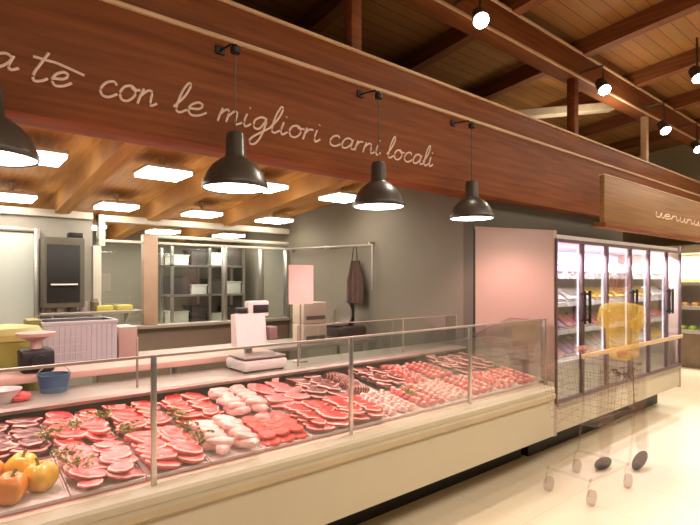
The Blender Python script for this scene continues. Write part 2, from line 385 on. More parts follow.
for i in range(2):
    x = A(95+20*i, CP-.2); m = MB(); m.box(x, x+.17, CP-.3, CP-.12, 1.25, 1.31, .006)
    tag(m.build('flat_box', M['ybox']), ['yellow flat box on the shelf, nearer the jars', 'yellow flat box on the shelf, nearer the beige post'][i], 'box', 'yellow boxes on the wall shelf')
# storage rack behind the glass
rk = root('storage_rack', (A(215, 7.6), 7.7, 0), 'metal storage rack behind the glass partition', 'rack')
x0, x1 = A(165, 7.7), A(235, 7.7)
for x in (x0, (x0+x1)/2, x1):
    for y in (7.4, 7.85):
        m = MB(); m.box(x-.02, x+.02, y-.02, y+.02, 0, 2.1); m.build('upright', M['steel'], rk, False)
for z in (.4, .9, 1.35, 1.8):
    m = MB(); m.box(x0-.02, x1+.02, 7.38, 7.87, z, z+.03); m.build('shelf', M['steel'], rk, False)
M['crate_dark'] = mat('dark_crate', srgb(60, 52, 48), .6); M['crate_pale'] = mat('pale_crate', srgb(196, 196, 184), .5)
k = 0
for z in (.93, 1.38, 1.83):
    for i in range(4):
        x = x0+.03+i*(x1-x0)/4; hh = (.2, .28, .15, .24)[(i+k) % 4]; m = MB(); cw = (x1-x0)/4-.05; m.box(x, x+cw, 7.45, 7.8, z, z+hh, .01); m.box(x-.01, x+cw+.01, 7.44, 7.81, z+hh-.02, z+hh, .004)
        pale = (i+k) % 2 == 0
        tag(m.build('storage_crate', M['crate_pale' if pale else 'crate_dark']), '%s crate on the %s shelf of the rack behind the glass' % ('pale' if pale else 'dark', ('lower', 'middle', 'top')[k]), 'crate', '%s crates on the %s rack shelf' % ('pale' if pale else 'dark', ('lower', 'middle', 'top')[k]))
    k += 1
# hook rail on the grey side wall
hr = root('hook_rail', (4.0, 5.3, 2.0), 'thin steel hanging rail with drop bar on the grey side wall', 'rail')
m = MB(); m.tube([(4.02, 6.3, 2.06), (4.02, 4.44, 2.02)], .012); m.build('rail_tube', M['steel_shelf'], hr)
m = MB(); m.tube([(4.02, 4.44, 2.03), (4.02, 4.44, 1.48)], .010); m.build('drop_bar', M['steel'], hr)
for y in (4.5, 5.4, 6.25):
    m = MB(); m.box(4.02, 4.1, y-.01, y+.01, 2.02, 2.06); m.build('bracket', M['steel'], hr)
# apron hanging on the rail
ap = root('apron', (4.02, 4.75, 1.4), 'dark brown apron hanging from the rail on the grey side wall', 'apron')
m = MB()
n = 14
for j in range(10):
    z = 1.30 + j*.06
    w = .17 if j < 6 else .17-.025*(j-5)
    row = [m.bm.verts.new((4.0+.02*math.sin(k*1.5)-.0, 4.75-w+2*w*k/n, z)) for k in range(n+1)]
    row2 = [m.bm.verts.new((4.0+.02*math.sin(k*1.5)+.012, 4.75-w+2*w*k/n, z)) for k in range(n+1)]
    if j:
        for k in range(n):
            m.bm.faces.new((pr[k], pr[k+1], row[k+1], row[k])); m.bm.faces.new((pr2[k], row2[k], row2[k+1], pr2[k+1]))
    pr, pr2 = row, row2
m.build('cloth', mat('brown_cloth', srgb(84, 60, 50), .8), ap)
m = MB(); m.tube([(4.0, 4.70, 1.83), (4.01, 4.72, 2.0), (4.02, 4.75, 2.035), (4.01, 4.78, 2.0), (4.0, 4.80, 1.83)], .006); m.build('strap', M['black'], ap)

# preparation room lights
M['led'] = emit('ceiling_panel_glow', (1, .93, .78), 22)
names_r = []
for row, c in ((0, 4.5), (1, 6.0), (2, 7.4)):
    for i in range(5):
        x = (-.4, .58, 1.56, 2.56, 3.6)[i]
        z = zk(c)-.14
        r = root('ceiling_light', (x, c, z), 'square white ceiling light, %s in the %s row above the preparation room' % (('outermost left', 'leftmost in view', 'second from the left', 'third from the left', 'rightmost')[i], ('front', 'middle', 'rear')[row]), 'ceiling light', 'square lights over the preparation room')
        m = MB(); m.box(x-.2, x+.2, c-.2, c+.2, z, z+.03, .006); m.tube([(x, c, z+.03), (x, c, zk(c)+.01)], .02); m.build('housing', M['white'], r)
        m = MB(); m.box(x-.19, x+.19, c-.19, c+.19, z-.03, z-.001, .004); m.build('diffuser', M['led'], r, False)
for i, x in enumerate((-.9, .1, 1.08, 2.08, 3.1)):
    m = MB(); m.prism([(3.13, zk(3.13)-.2), (8.19, zk(8.19)-.2), (8.19, zk(8.19)+.001), (3.13, zk(3.13)+.001)], x-.07, x+.07)
    tag(m.build('ceiling_joist', M['kwood'], smooth=False), 'timber joist under the preparation room ceiling between square lights', 'joist', 'joists of the preparation room ceiling')
area((1.6, 4.7, 2.35), 3.4, 48, (1, .9, .8), 1.2, name='kitchen_fill_row'); area((2.5, 7.2, 2.2), 2.5, 60, (1, .95, .86), .5, name='kitchen_rear_row')

# ---------------- pendants ----------------
M['bulb'] = emit('pendant_diffuser', (1, .93, .86), 14)
pl = ['dark pendant lamp hanging at the left edge, cut by the frame', 'large dark pendant lamp below the word migliori', 'dark pendant lamp below the word carni', 'smallest dark pendant lamp, nearest the fridges']
CL = 2.66
for i, x in enumerate((-.95, .175, 1.337, 2.47, 3.567)):
    z = 2.127
    r = root('pendant_lamp', (x, CL, z), pl[i-1] if i else 'dark pendant lamp outside the frame, first of the row', 'pendant lamp', 'pendant lamps over the meat counter')
    m = MB(); m.lathe([(.185, 0), (.19, .012), (.186, .03), (.165, .085), (.13, .135), (.085, .17), (.06, .185), (.057, .19), (.052, .31), (.045, .325), (0, .33)], (x, CL, z), 32)
    m.lathe([(.18, .004), (.16, .08), (.125, .13), (.08, .165), (0, .17)], (x, CL, z), 32); m.build('shade', M['shade'], r)
    m = MB(); m.lathe([(0, .012), (.178, .012), (.178, .006), (0, .004)], (x, CL, z), 32); m.build('diffuser', M['bulb'], r)
    m = MB(); m.tube([(x, CL, z+.33), (x, CL, 2.95)], .0035, 6); m.build('cord', M['shade'], r)
    m = MB(); m.tube([(x, CL, 2.95), (x, CL+.04, 2.985), (x, 2.83, 3.0), (x, 2.87, 3.0)], .006, 8)
    m.box(x-.03, x+.03, 2.855, 2.87, 2.98, 3.03, .004); m.lathe([(0, 0), (.028, .0), (.03, .03), (.012, .05), (0, .05)], (x, CL, 2.915), 12); m.build('bracket', M['black'], r)
    l = bpy.data.lights.new('pendant_spot', 'SPOT'); l.energy = 95; l.color = (1, .56, .58); l.spot_size = math.radians(150); l.spot_blend = .6; l.shadow_soft_size = .15
    lo = bpy.data.objects.new('pendant_spot', l); COL.objects.link(lo); lo.location = (x, CL, z-.01)

# ---------------- meat counter ----------------
X0, X1 = -1.2, 4.06
mc = root('meat_counter', (1.4, 2.7, 0), 'long cream butcher counter with straight glass front, running to the fridges', 'counter')
def prism_part(name, poly, mt, x0=X0, x1=X1, par=None):
    m = MB(); m.prism(poly, x0, x1); o = m.build(name, mt, par or mc, smooth=True)
    return o
prism_part('kick_base', [(2.49, 0), (3.4, 0), (3.4, .265), (2.49, .265)], M['black'])
prism_part('front_panel', [(2.18, .27), (3.45, .27), (3.45, .56), (2.30, .60), (2.195, .575), (2.18, .5)], M['cream'])
prism_part('bumper', [(2.185, .575), (2.165, .59), (2.16, .625), (2.175, .64), (2.22, .64), (2.22, .575)], M['creamdark'])
prism_part('front_ledge', [(2.172, .642), (2.168, .675), (2.18, .688), (2.285, .700), (2.285, .642)], M['cream'])
# deck pan
def dz(c): return .70 + (c-2.28)*.13
prism_part('display_deck', [(2.285, .60), (2.285, dz(2.285)), (3.16, dz(3.16)), (3.16, .60)], mat('deck_enamel', srgb(206, 130, 122), .35, var=.04))
prism_part('rear_body', [(3.16, .56), (3.5, .56), (3.5, .90), (3.16, .90)], mat('dark_rear', srgb(60, 36, 32), .5))
prism_part('service_ledge', [(3.10, .905), (3.50, .905), (3.50, .94), (3.10, .94), (3.09, .925)], M['steel_shelf'])
prism_part('end_panel', [(2.19, .64), (2.19, .72), (3.5, .93), (3.5, .27), (2.19, .27)], M['cream'], X1, X1+.02)
# glass
posts = [-.39, .739, 1.87, 3.0, X1-.012]
ZG = 1.258
for i, x in enumerate(posts):
    m = MB(); m.box(x-.012, x+.012, 2.243, 2.262, .69, ZG+.01, .003); m.build('glass_post', M['steel'], mc)
for x0, x1 in zip([X0]+posts[:-1], posts):
    m = MB(); m.box(x0+.013, x1-.013, 2.248, 2.256, .698, ZG); m.build('front_glass', M['glass'], mc, False)
m = MB(); m.box(X0, X1, 2.244, 2.262, ZG, ZG+.012, .003); m.build('glass_top_rail', M['steel_shelf'], mc)
rp = [.95, 2.13, 3.27, X1-.02]
for x in rp:
    m = MB(); m.box(x-.006, x+.006, 3.19, 3.205, .94, 1.25, .003); m.build('rear_glass_post', M['glass_green'], mc)
for x0, x1 in zip(rp[1:], rp[2:]):
    m = MB(); m.box(x0+.008, x1-.008, 3.194, 3.2, .942, 1.245); m.build('rear_glass', M['glass'], mc, False)
m = MB(); m.box(2.13, X1, 3.192, 3.202, 1.245, 1.252); m.build('rear_glass_rail', M['glass_green'], mc)
m = MB(); m.prism([(2.262, .70), (2.262, 1.25), (2.6, 1.25), (3.18, .98), (3.18, .80)], X1-.006, X1); m.build('end_glass', M['glass'], mc, False)
m = MB(); m.tube([(X1-.004, 2.262, 1.25), (X1-.004, 2.6, 1.25), (X1-.004, 3.18, .98)], .006, 6); m.build('end_glass_edge', mat('rose_edge', srgb(150, 92, 88), .4), mc)
# raised cutting shelf on the service side
cs = root('cutting_shelf', (1.2, 3.6, 0), 'pinkish cutting shelf raised behind the service ledge, left half of the counter', 'shelf')
m = MB(); m.box(-.8, 2.1, 3.5, 3.85, .985, 1.03, .008); m.build('board', mat('pink_board', srgb(214, 168, 152), .45, var=.05), cs)
for x in (-.6, .6, 1.9):
    m = MB(); m.box(x-.02, x+.02, 3.55, 3.8, 0, .985); m.build('leg', M['steel'], cs, False)
# back work table
wt = root('work_table', (2, 4.6, 0), 'steel work table in the preparation room behind the counter', 'table')
m = MB(); m.box(-.6, 3.95, 4.3, 4.95, .88, .92, .006); m.build('tabletop', M['steel_shelf'], wt)
m = MB(); m.box(-.5, 3.9, 4.36, 4.9, .3, .33); m.build('undershelf', M['steel'], wt)
for x in (-.5, 1.6, 3.85):
    for y in (4.36, 4.9):
        m = MB(); m.box(x-.02, x+.02, y-.02, y+.02, 0, .88); m.build('leg', M['steel'], wt, False)
# white grille crate, pink box
def crate(name, px0, px1, py, c, dep, z0, mt, label, cat, ribs=True):
    x0, x1 = A(px0, c), A(px1, c); z1 = Hz((px0+px1)/2, py, c)
    r = root(name, ((x0+x1)/2, c+dep/2, z0), label, cat)
    m = MB(); t = .012
    m.box(x0, x1, c, c+t, z0, z1, .003); m.box(x0, x1, c+dep-t, c+dep, z0, z1, .003); m.box(x0, x0+t, c+t, c+dep-t, z0, z1, .003); m.box(x1-t, x1, c+t, c+dep-t, z0, z1, .003); m.box(x0, x1, c, c+dep, z0, z0+t)
    m.build('body', mt, r)
    m = MB(); m.box(x0-.008, x1+.008, c-.008, c+.012, z1-.03, z1, .003); m.box(x0-.008, x1+.008, c+dep-.012, c+dep+.008, z1-.03, z1, .003); m.box(x0-.008, x0+.012, c+.012, c+dep-.012, z1-.03, z1, .003); m.box(x1-.012, x1+.008, c+.012, c+dep-.012, z1-.03, z1, .003)
    m.build('rim', mt, r)
    if ribs:
        m = MB(); n = 14
        for k in range(1, n): x = x0+(x1-x0)*k/n; m.box(x-.004, x+.004, c-.006, c+.001, z0+.02, z1-.03)
        for k in range(1, 6): z = z0+(z1-z0)*k/6; m.box(x0+.01, x1-.01, c-.005, c+.001, z-.003, z+.003)
        m.build('grille', mt, r, False)
    return r
M['crate'] = mat('lilac_white_plastic', srgb(222, 214, 220), .5, var=.04)
crate('plastic_crate', 43, 117, 321, 4.32, .4, .92, M['crate'], 'white ribbed plastic crate on the work table, left behind the counter', 'crate')
m = MB(); x0 = A(117, 4.32)+.02; m.box(x0, A(138, 4.32), 4.34, 4.6, .92, Hz(127, 327, 4.32), .006)
tag(m.build('carton', mat('pink_carton', srgb(218, 180, 170), .6, var=.04)), 'pale pink carton standing right beside the white ribbed crate', 'box')
M['yg'] = mat('yellow_green_plastic', srgb(150, 150, 70), .45, var=.1)
yb = root('waste_bin', (A(10, 4.1), 4.1, 0), 'yellow-green tall bin at the left edge behind the counter', 'bin')
x0, x1 = A(-12, 4.0), A(27, 4.0)
m = MB(); m.lathe([(0, 0), (.17, 0), (.2, 1.2), (.205, 1.22), (0, 1.22)], ((x0+x1)/2, 4.1, 0), 28); m.build('body', M['yg'], yb)
m = MB(); m.lathe([(.215, 1.2), (.22, 1.24), (.19, 1.28), (.05, 1.3), (0, 1.3)], ((x0+x1)/2, 4.1, 0), 28); m.build('lid', mat('olive_lid', srgb(176, 170, 100), .45), yb)
m = MB(); x = A(36, 4.35); m.box(A(28, 4.35), A(42, 4.35), 4.36, 4.6, .92, Hz(35, 320, 4.35), .01)
tag(m.build('canister', mat('olive_carton', srgb(150, 136, 78), .5)), 'olive yellow canister between the bin and the ribbed crate', 'canister')
# dark mincer with small hopper left of the crate
mn = root('meat_mincer', (A(36, 4.15), 4.0, 1.03), 'small dark mincer with pale hopper on the cutting shelf beside the yellow-green bin', 'mincer')
x = A(36, 3.68)
mn.location = (x, 3.68, 1.03)
m = MB(); m.box(x-.09, x+.09, 3.58, 3.78, 1.03, 1.17, .02); m.tube([(x, 3.6, 1.1), (x, 3.5, 1.1)], .045, 16); m.build('body', M['black'], mn)
m = MB(); m.lathe([(.03, 0), (.035, .05), (.1, .08), (.11, .1), (.1, .1), (0, .07)], (x, 3.68, 1.17), 20); m.build('hopper', mat('pale_hopper', srgb(206, 170, 160), .4), mn)
# blue tray, white bowl on ledge
bx = root('blue_tub', (A(54, 3.4), 3.4, .94), 'blue plastic tub on the service ledge, left of the first glass post', 'tub')
m = MB(); x = A(54, 3.4); m.lathe([(0, 0), (.07, 0), (.085, .1), (.09, .105), (.078, .105), (.065, .01), (0, .01)], (x, 3.4, .94), 24); m.build('body', mat('blue_plastic', srgb(70, 96, 124), .4), bx)
m = MB(); m.tube([(x+.088*math.cos(t), 3.4, .94+.09+.07*math.sin(t)) for t in [math.pi*k/10 for k in range(11)]], .004, 6); m.build('handle', M['steel'], bx)
wb = root('bowl', (A(2, 3.25), 3.25, .94), 'white bowl on the service ledge at the left edge', 'bowl')
x = A(3, 3.25); wb.location.x = x
m = MB(); m.lathe([(0, 0), (.04, 0), (.085, .07), (.088, .075), (.08, .072), (.04, .012), (0, .01)], (x, 3.25, .94), 28); m.build('body', M['white'], wb)
m = MB(); x = A(18, 3.25); m.blob((x, 3.25, .965), (.06, .05, .028), 3, .3, 8, 3)
tag(m.build('wrapped_meat', M['pork']), 'pink piece of meat on the service ledge beside the white bowl', 'meat')

# retail scale with display
cx = A(256, 3.32); z0 = .94
sc = root('retail_scale', (cx, 3.32, z0), 'white electronic retail scale on the service ledge, tall display housing', 'scale')
m = MB(); m.box(cx-.18, cx+.18, 3.16, 3.46, z0+.01, z0+.085, .02); m.build('base', M['white'], sc)
for dx in (-.15, .15):
    for dy in (-.11, .11):
        m = MB(); m.tube([(cx+dx, 3.31+dy, z0), (cx+dx, 3.31+dy, z0+.012)], .015, 10); m.build('foot', M['black'], sc)
m = MB(); m.box(cx-.17, cx+.17, 3.17, 3.42, z0+.095, z0+.11, .006); m.box(cx-.05, cx+.05, 3.25, 3.35, z0+.085, z0+.096); m.build('pan', M['steel_shelf'], sc)
m = MB(); m.box(cx-.03, cx+.03, 3.43, 3.46, z0+.08, z0+.25, .008); m.build('column', M['white'], sc)
m = MB(); m.prism([(3.36, z0+.16), (3.46, z0+.16), (3.47, z0+.40), (3.40, z0+.41)], cx-.13, cx+.12); m.build('display_housing', M['white'], sc)
m = MB(); m.box(cx-.02, cx+.16, 3.40, 3.47, z0+.38, z0+.50, .012); m.build('customer_display', M['white'], sc)
m = MB(); m.box(cx+.02, cx+.15, 3.392, 3.401, z0+.41, z0+.47, .002); m.build('screen', M['black'], sc)
m = MB(); m.box(cx-.10, cx-.03, 3.39, 3.46, z0+.41, z0+.45, .004); m.build('printer_cap', M['black'], sc)
m = MB(); m.box(cx+.125, cx+.2, 3.34, 3.45, z0+.2, z0+.3, .01); m.box(cx+.13, cx+.195, 3.335, 3.342, z0+.21, z0+.24); m.build('label_printer', mat('grey_plastic', srgb(120, 96, 90), .5), sc)
# notice on pole
cx = A(301, 3.35)
ns = root('notice_stand', (cx, 3.35, .94), 'pale pink paper notice on a slim stand on the service ledge', 'notice')
m = MB(); m.lathe([(0, 0), (.06, 0), (.06, .012), (.01, .02), (0, .02)], (cx, 3.36, .94), 20); m.tube([(cx, 3.36, .95), (cx, 3.36, 1.72)], .007, 8); m.build('stand', M['steel'], ns)
z0, z1 = Hz(301, 304, 3.35), Hz(301, 265, 3.35)
m = MB(); m.box(A(288.5, 3.35), A(313, 3.35), 3.343, 3.352, z0, z1, .002); m.build('sheet', M['paper'], ns)
# boxes on work table
for k, (a, b, lab) in enumerate(((.92, 1.13, 'beige device box, lower of two stacked on the work table behind the notice'), (1.135, 1.36, 'beige device box, upper of two stacked on the work table behind the notice'))):
    m = MB(); x0, x1 = A(305, 4.36), A(328, 4.36); m.box(x0, x1, 4.38, 4.6, a, b, .008)
    r = root('device_box', ((x0+x1)/2, 4.49, a), lab, 'box', 'stacked device boxes'); m.build('body', mat('beige_plastic', srgb(196, 178, 158), .5, var=.04), r)
    m = MB(); m.box(x0+.03, x1-.03, 4.374, 4.381, a+.04, a+.08); m.build('slot', M['greydark'], r)
# slicer on work table
cx = A(345, 4.6)
sl = root('meat_slicer', (cx, 4.6, .92), 'dark meat slicer on the work table in front of the grey wall', 'slicer')
m = MB(); m.box(cx-.22, cx+.22, 4.45, 4.8, .94, 1.06, .03); m.build('base', mat('slicer_enamel', srgb(72, 56, 48), .4), sl)
m = MB(); m.bm.verts.ensure_lookup_table(); m.tube([(cx-.02, 4.62, 1.2), (cx+.0, 4.62, 1.2)], .15, 32); m.build('blade', M['steel'], sl)
m = MB(); m.box(cx+.03, cx+.12, 4.55, 4.72, 1.06, 1.34, .03); m.build('motor_housing', M['black'], sl)
m = MB(); m.prism([(4.5, 1.08), (4.75, 1.08), (4.75, 1.1), (4.5, 1.1)], cx-.25, cx-.05); m.tube([(cx-.2, 4.55, 1.1), (cx-.2, 4.55, 1.26)], .015, 10); m.build('carriage', M['steel'], sl)
for dx in (-.18, .18):
    for y in (4.5, 4.75):
        m = MB(); m.tube([(cx+dx, y, .92), (cx+dx, y, .945)], .02, 10); m.build('foot', M['black'], sl)

# ---------------- meat ----------------
def wob(rx, ry, seed, n=20, amp=.18):
    return [(rx*math.cos(t)*(1+amp*noise.noise(Vector((math.cos(t)*1.3, math.sin(t)*1.3, seed)))), ry*math.sin(t)*(1+amp*noise.noise(Vector((math.cos(t)*1.3, math.sin(t)*1.3, seed+9))))) for t in [2*math.pi*k/n for k in range(n)]]
P = {}
def steak_mesh(name, a, seed, rx=.085, ry=.055, h=.022): 
    m = MB(); m.outline(wob(rx, ry, seed, 20, .5), 0, h, .004); return m.mesh(name, [M[a], M['fat']])
P['beef'] = [steak_mesh('beef_steak', 'beef', s) for s in (1, 4, 7)]
P['dark'] = [steak_mesh('dark_steak', 'darkbeef', s, .09, .05, .03) for s in (2, 5)]
P['veal'] = [steak_mesh('veal_slice', 'veal', s, .1, .055, .015) for s in (3, 8)]
P['pork'] = [steak_mesh('pork_chop', 'pork', s, .085, .055, .025) for s in (11, 13)]
P['white'] = [steak_mesh('chicken_breast', 'chicken', s, .08, .045, .035) for s in (21, 23)]
def sausage():
    m = MB(); n = 14; pts = [(.07*math.cos(t), .045*math.sin(t), .016) for t in [math.pi*k/n for k in range(n+1)]]
    m.tube(pts, [.006]+[.016]*(n-1)+[.006], 10); return m.mesh('sausage', M['sausage'])
P['sausage'] = [sausage()]
def burger():
    m = MB(); m.lathe([(0, 0), (.05, 0), (.056, .008), (.055, .016), (.048, .022), (0, .023)], n=20); 
    for v in m.bm.verts: v.co += .003*noise.noise_vector(v.co*60)
    return m.mesh('mince_patty', M['mince'])
P['burger'] = [burger()]
def roast():
    m = MB(); m.blob((0, 0, .035), (.095, .036, .035), 3, .12, 6, 2)
    me_i = m.mi; m.mi = 1
    for k in range(-3, 4):
        x = k*.024; r = .037*math.sqrt(max(.1, 1-(x/.098)**2)); m.tube([(x, r*math.cos(t), .035+r*.97*math.sin(t)) for t in [2*math.pi*j/14 for j in range(14)]], .002, 5, closed=True)
    return m.mesh('tied_roast', [M['darkbeef'], M['fat']])
P['roast'] = [roast()]
def skewer():
    m = MB(); m.mi = 2; m.tube([(-.12, 0, .017), (.11, 0, .017)], .0022, 6)
    for k in range(6):
        m.mi = k % 2; x = -.085+k*.031; m.box(x-.013, x+.013, -.017, .017, 0, .033, .005, 1, Matrix.Translation((x, 0, 0)) @ Matrix.Rotation(random.uniform(-.3, .3), 4, 'X') @ Matrix.Translation((-x, 0, .0)))
    return m.mesh('meat_skewer', [M['pork'], M['fat'], M['bone']])
P['skewer'] = [skewer()]
def roll(name, a):
    m = MB(); m.blob((0, 0, .022), (.045, .022, .022), 2, .2, 6, 5); m.mi = 1; m.lathe([(0, 0), (.018, .0), (.018, .006), (0, .006)], (0, 0, .041), 12); return m.mesh(name, [M[a], M['fat']])
P['rollw'] = [roll('stuffed_roll', 'chicken')]; P['rollp'] = [roll('pink_roll', 'pork')]
def ribs():
    m = MB(); m.box(-.09, .09, -.05, .05, 0, .02, .008)
    m.mi = 1
    for k in range(6): x = -.075+k*.03; m.tube([(x, -.062, .012), (x, 0, .021), (x, .055, .014)], .006, 8)
    return m.mesh('rib_rack', [M['pork'], M['bone']])
P['ribs'] = [ribs()]
def parsley():
    m = MB()
    for k in range(46):
        a = random.uniform(0, 6.28); r = random.uniform(.0, .04); h = random.uniform(.01, .045)
        c = Vector((r*math.cos(a), r*math.sin(a), h)); s = .011
        q = [c + Vector((random.uniform(-s, s), random.uniform(-s, s), random.uniform(-s*.6, s*.6))) for _ in range(4)]
        m.bm.faces.new([m.bm.verts.new(v) for v in q])
    for k in range(10):
        a = k*.63; m.tube([(0, 0, 0), (.03*math.cos(a), .03*math.sin(a), .03)], .0015, 4)
    return m.mesh('parsley_sprig', M['green'], False)
def pepper(mt):
    m = MB(); vs = m.blob((0, 0, .06), (.062, .062, .062), 4)
    for v in vs:
        a = math.atan2(v.co.y, v.co.x); rr = math.hypot(v.co.x, v.co.y); k = 1+.10*math.cos(a*4)*min(1, rr/.04); z = v.co.z-.06
        top = -.025*math.exp(-(rr/.02)**2) if z > 0 else 0
        v.co = Vector((v.co.x*k, v.co.y*k, .06+z*1.05+top))
    return m.mesh('bell_pepper', mt)
def stalk():
    m = MB(); m.tube([(0, 0, .09), (.003, 0, .115), (.012, .002, .135)], [.012, .006, .007], 8); return m.mesh('stalk', M['green'])
parsley_me = parsley(); pep = [pepper(M['yellow']), pepper(M['orange'])]; stalk_me = stalk()

TILT = math.atan(.13)
def put(name, me, x, c, h, rz=0, tilt=0, sc=1):
    o = bpy.data.objects.new(name, me); COL.objects.link(o)
    o.matrix_world = Matrix.Translation((x, c, dz(c)+h)) @ Matrix.Rotation(TILT, 4, 'X') @ Matrix.Rotation(rz, 4, 'Z') @ Matrix.Rotation(tilt, 4, 'Y') @ Matrix.Diagonal((sc, sc, sc, 1))
    return o
# steel/white display trays
def tray_mesh(w, d, mt):
    m = MB(); m.box(-w/2, w/2, -d/2, d/2, 0, .006)
    for a in (-1, 1):
        m.box(-w/2, w/2, a*d/2-.003, a*d/2+.003, 0, .016); m.box(a*w/2-.003, a*w/2+.003, -d/2, d/2, 0, .016)
    return m.mesh('tray', mt, False)
TW = .302; tray_f = tray_mesh(TW-.012, .38, M['tray']); tray_b = tray_mesh(TW-.012, .42, M['tray']); tray_s = tray_mesh(TW-.012, .42, M['steel'])
NAMES = {'beef': ('beef_steak', 'red beef steak'), 'dark': ('beef_slice', 'dark red beef slice'), 'veal': ('veal_slice', 'pale pink veal slice'), 'pork': ('pork_chop', 'pink pork chop'),
 'white': ('chicken_breast', 'pale chicken breast'), 'sausage': ('sausage', 'reddish curved sausage'), 'burger': ('mince_patty', 'orange-red mince patty'), 'roast': ('tied_roast', 'dark tied roast'),
 'skewer': ('meat_skewer', 'pink and white meat skewer'), 'rollw': ('stuffed_roll', 'whitish stuffed roll'), 'rollp': ('meat_roll', 'pink meat roll'), 'ribs': ('rib_rack', 'pink rib rack with pale bones')}
front = ['peppers', 'veal', 'pork', 'white', 'burger', 'beef', 'beef', 'rollw', 'rollp', 'rollw', 'rollp', 'skewer', 'rollp']
back = ['dark', 'pork', 'beef', 'beef', 'white', 'veal', 'dark', 'roast', 'dark', 'skewer', 'rollp', 'dark', 'dark']
ordn = ['first', 'second', 'third', 'fourth', 'fifth', 'sixth', 'seventh', 'eighth', 'ninth', 'tenth', 'eleventh', 'twelfth', 'last']
XB = .12
for row, kinds in (('front', front), ('rear', back)):
    cc = 2.49 if row == 'front' else 2.92
    for i, kd in enumerate(kinds):
        x = XB + TW*(i+.5)
        where = '%s row, %s tray from the left' % (row, ordn[i])
        t = put('display_tray', tray_f if row == 'front' else (tray_b if i % 2 else tray_s), x, cc, .002)
        what = 'bell peppers' if kd == 'peppers' else NAMES[kd][1]+'s'
        tag(t, 'shallow display tray holding %s, %s' % (what, where), 'tray', 'display trays in the meat counter')
        if kd == 'peppers': continue
        nm, ds = NAMES[kd]; meshes = P[kd]
        big = kd in ('beef', 'dark', 'veal', 'pork', 'white', 'ribs')
        if big: nx, ny, lay = 2, 6, 2
        elif kd in ('rollw', 'rollp'): nx, ny, lay = 3, 7, 1
        elif kd in ('burger',): nx, ny, lay = 3, 5, 2
        elif kd == 'roast': nx, ny, lay = 1, 5, 1
        elif kd == 'skewer': nx, ny, lay = 1, 8, 2
        else: nx, ny, lay = 2, 4, 1
        D = .34 if row == 'front' else .38
        for q in range(lay):
            for a in range(nx):
                for b in range(ny - q):
                    px = x + (a-(nx-1)/2)*(TW-.03)/nx + random.uniform(-.006, .006)
                    pc = cc + (b-(ny-q-1)/2)*D/ny + random.uniform(-.005, .005)
                    hh = .009 + q*.026 + (b*.0015)
                    rz = random.uniform(-.6, .6) + (math.pi/2 if big and random.random() < .2 else 0)
                    sc_ = (.92 if big else .95)*random.uniform(.92, 1.1)
                    tl = random.uniform(-.12, .12) + (.15 if big else 0)
                    hh += (.018 if big else 0)
                    tag(put(nm, random.choice(meshes), px, pc, hh, rz, tl, sc_), '%s in the %s' % (ds, where), 'meat', '%ss, %s' % (ds, where))
def pepper_at(x, c, k, label, h=.008):
    r = root('bell_pepper', (x, c, dz(c)+h), label, 'bell pepper')
    r.rotation_euler = (random.uniform(-.2, .2), random.uniform(-.2, .2), random.uniform(0, 3))
    for nm, me in (('flesh', pep[k]), ('stalk', stalk_me)):
        o = bpy.data.objects.new(nm, me); COL.objects.link(o); o.parent = r
pepper_at(A(43, 2.42), 2.42, 0, 'yellow bell pepper in the front tray, the brightest one beside the parsley')
pepper_at(A(6, 2.38), 2.38, 1, 'orange bell pepper at the bottom left corner of the counter')
pepper_at(A(20, 2.53), 2.54, 0, 'yellow bell pepper behind the two front peppers')
pepper_at(A(-14, 2.5), 2.53, 1, 'orange bell pepper cut by the left frame edge')
for k, (px, c, lab) in enumerate(((78, 2.44, 'parsley sprig to the right of the yellow bell pepper'), (66, 2.56, 'parsley sprig between the peppers and the veal slices'), (50, 2.82, 'parsley sprig in the rear row near the first dark slices'),
    (70, 2.86, 'parsley sprig in the rear row on the pork chops'), (186, 2.60, 'parsley sprig behind the chicken in the front row'), (200, 2.44, 'parsley sprig at the front glass between chicken and patties'), (128, 2.7, 'parsley sprig between the rows just left of the first glass post'), (178, 2.78, 'parsley sprig in the rear row right of the first glass post'), (408, 2.5, 'parsley sprig in the front row right of the second glass post'), (100, 2.95, 'parsley sprig at the back of the rear row near the left'))):
    tag(put('parsley_sprig', parsley_me, A(px, c), c, .045, k*.7, 0, 1.5), lab, 'herb', 'parsley garnish in the counter')
tagm = {}
def price_tag(px, c, lab, h=.06):
    x = A(px, c); z = dz(c)
    r = root('price_tag', (x, c, z), lab, 'price tag', 'price tags among the meat')
    m = MB(); m.tube([(x, c, z+.01), (x, c, z+h+.03)], .002, 6); m.build('pin', M['steel'], r)
    m = MB(); m.box(x-.028, x+.028, c-.006, c-.003, z+h, z+h+.045, .001); m.build('card', M['paper'], r)
for px, c, lab in ((252, 3.02, 'small pale price tag in the rear row below the retail scale'), (275, 3.06, 'small pale price tag in the rear row below the notice'), (433, 3.08, 'small pale price tag standing tall before the fridge panel'), (298, 2.85, 'small pale price tag left of the second glass post'), (120, 3.0, 'small pale price tag near the first glass post at the back')):
    price_tag(px, c, lab)

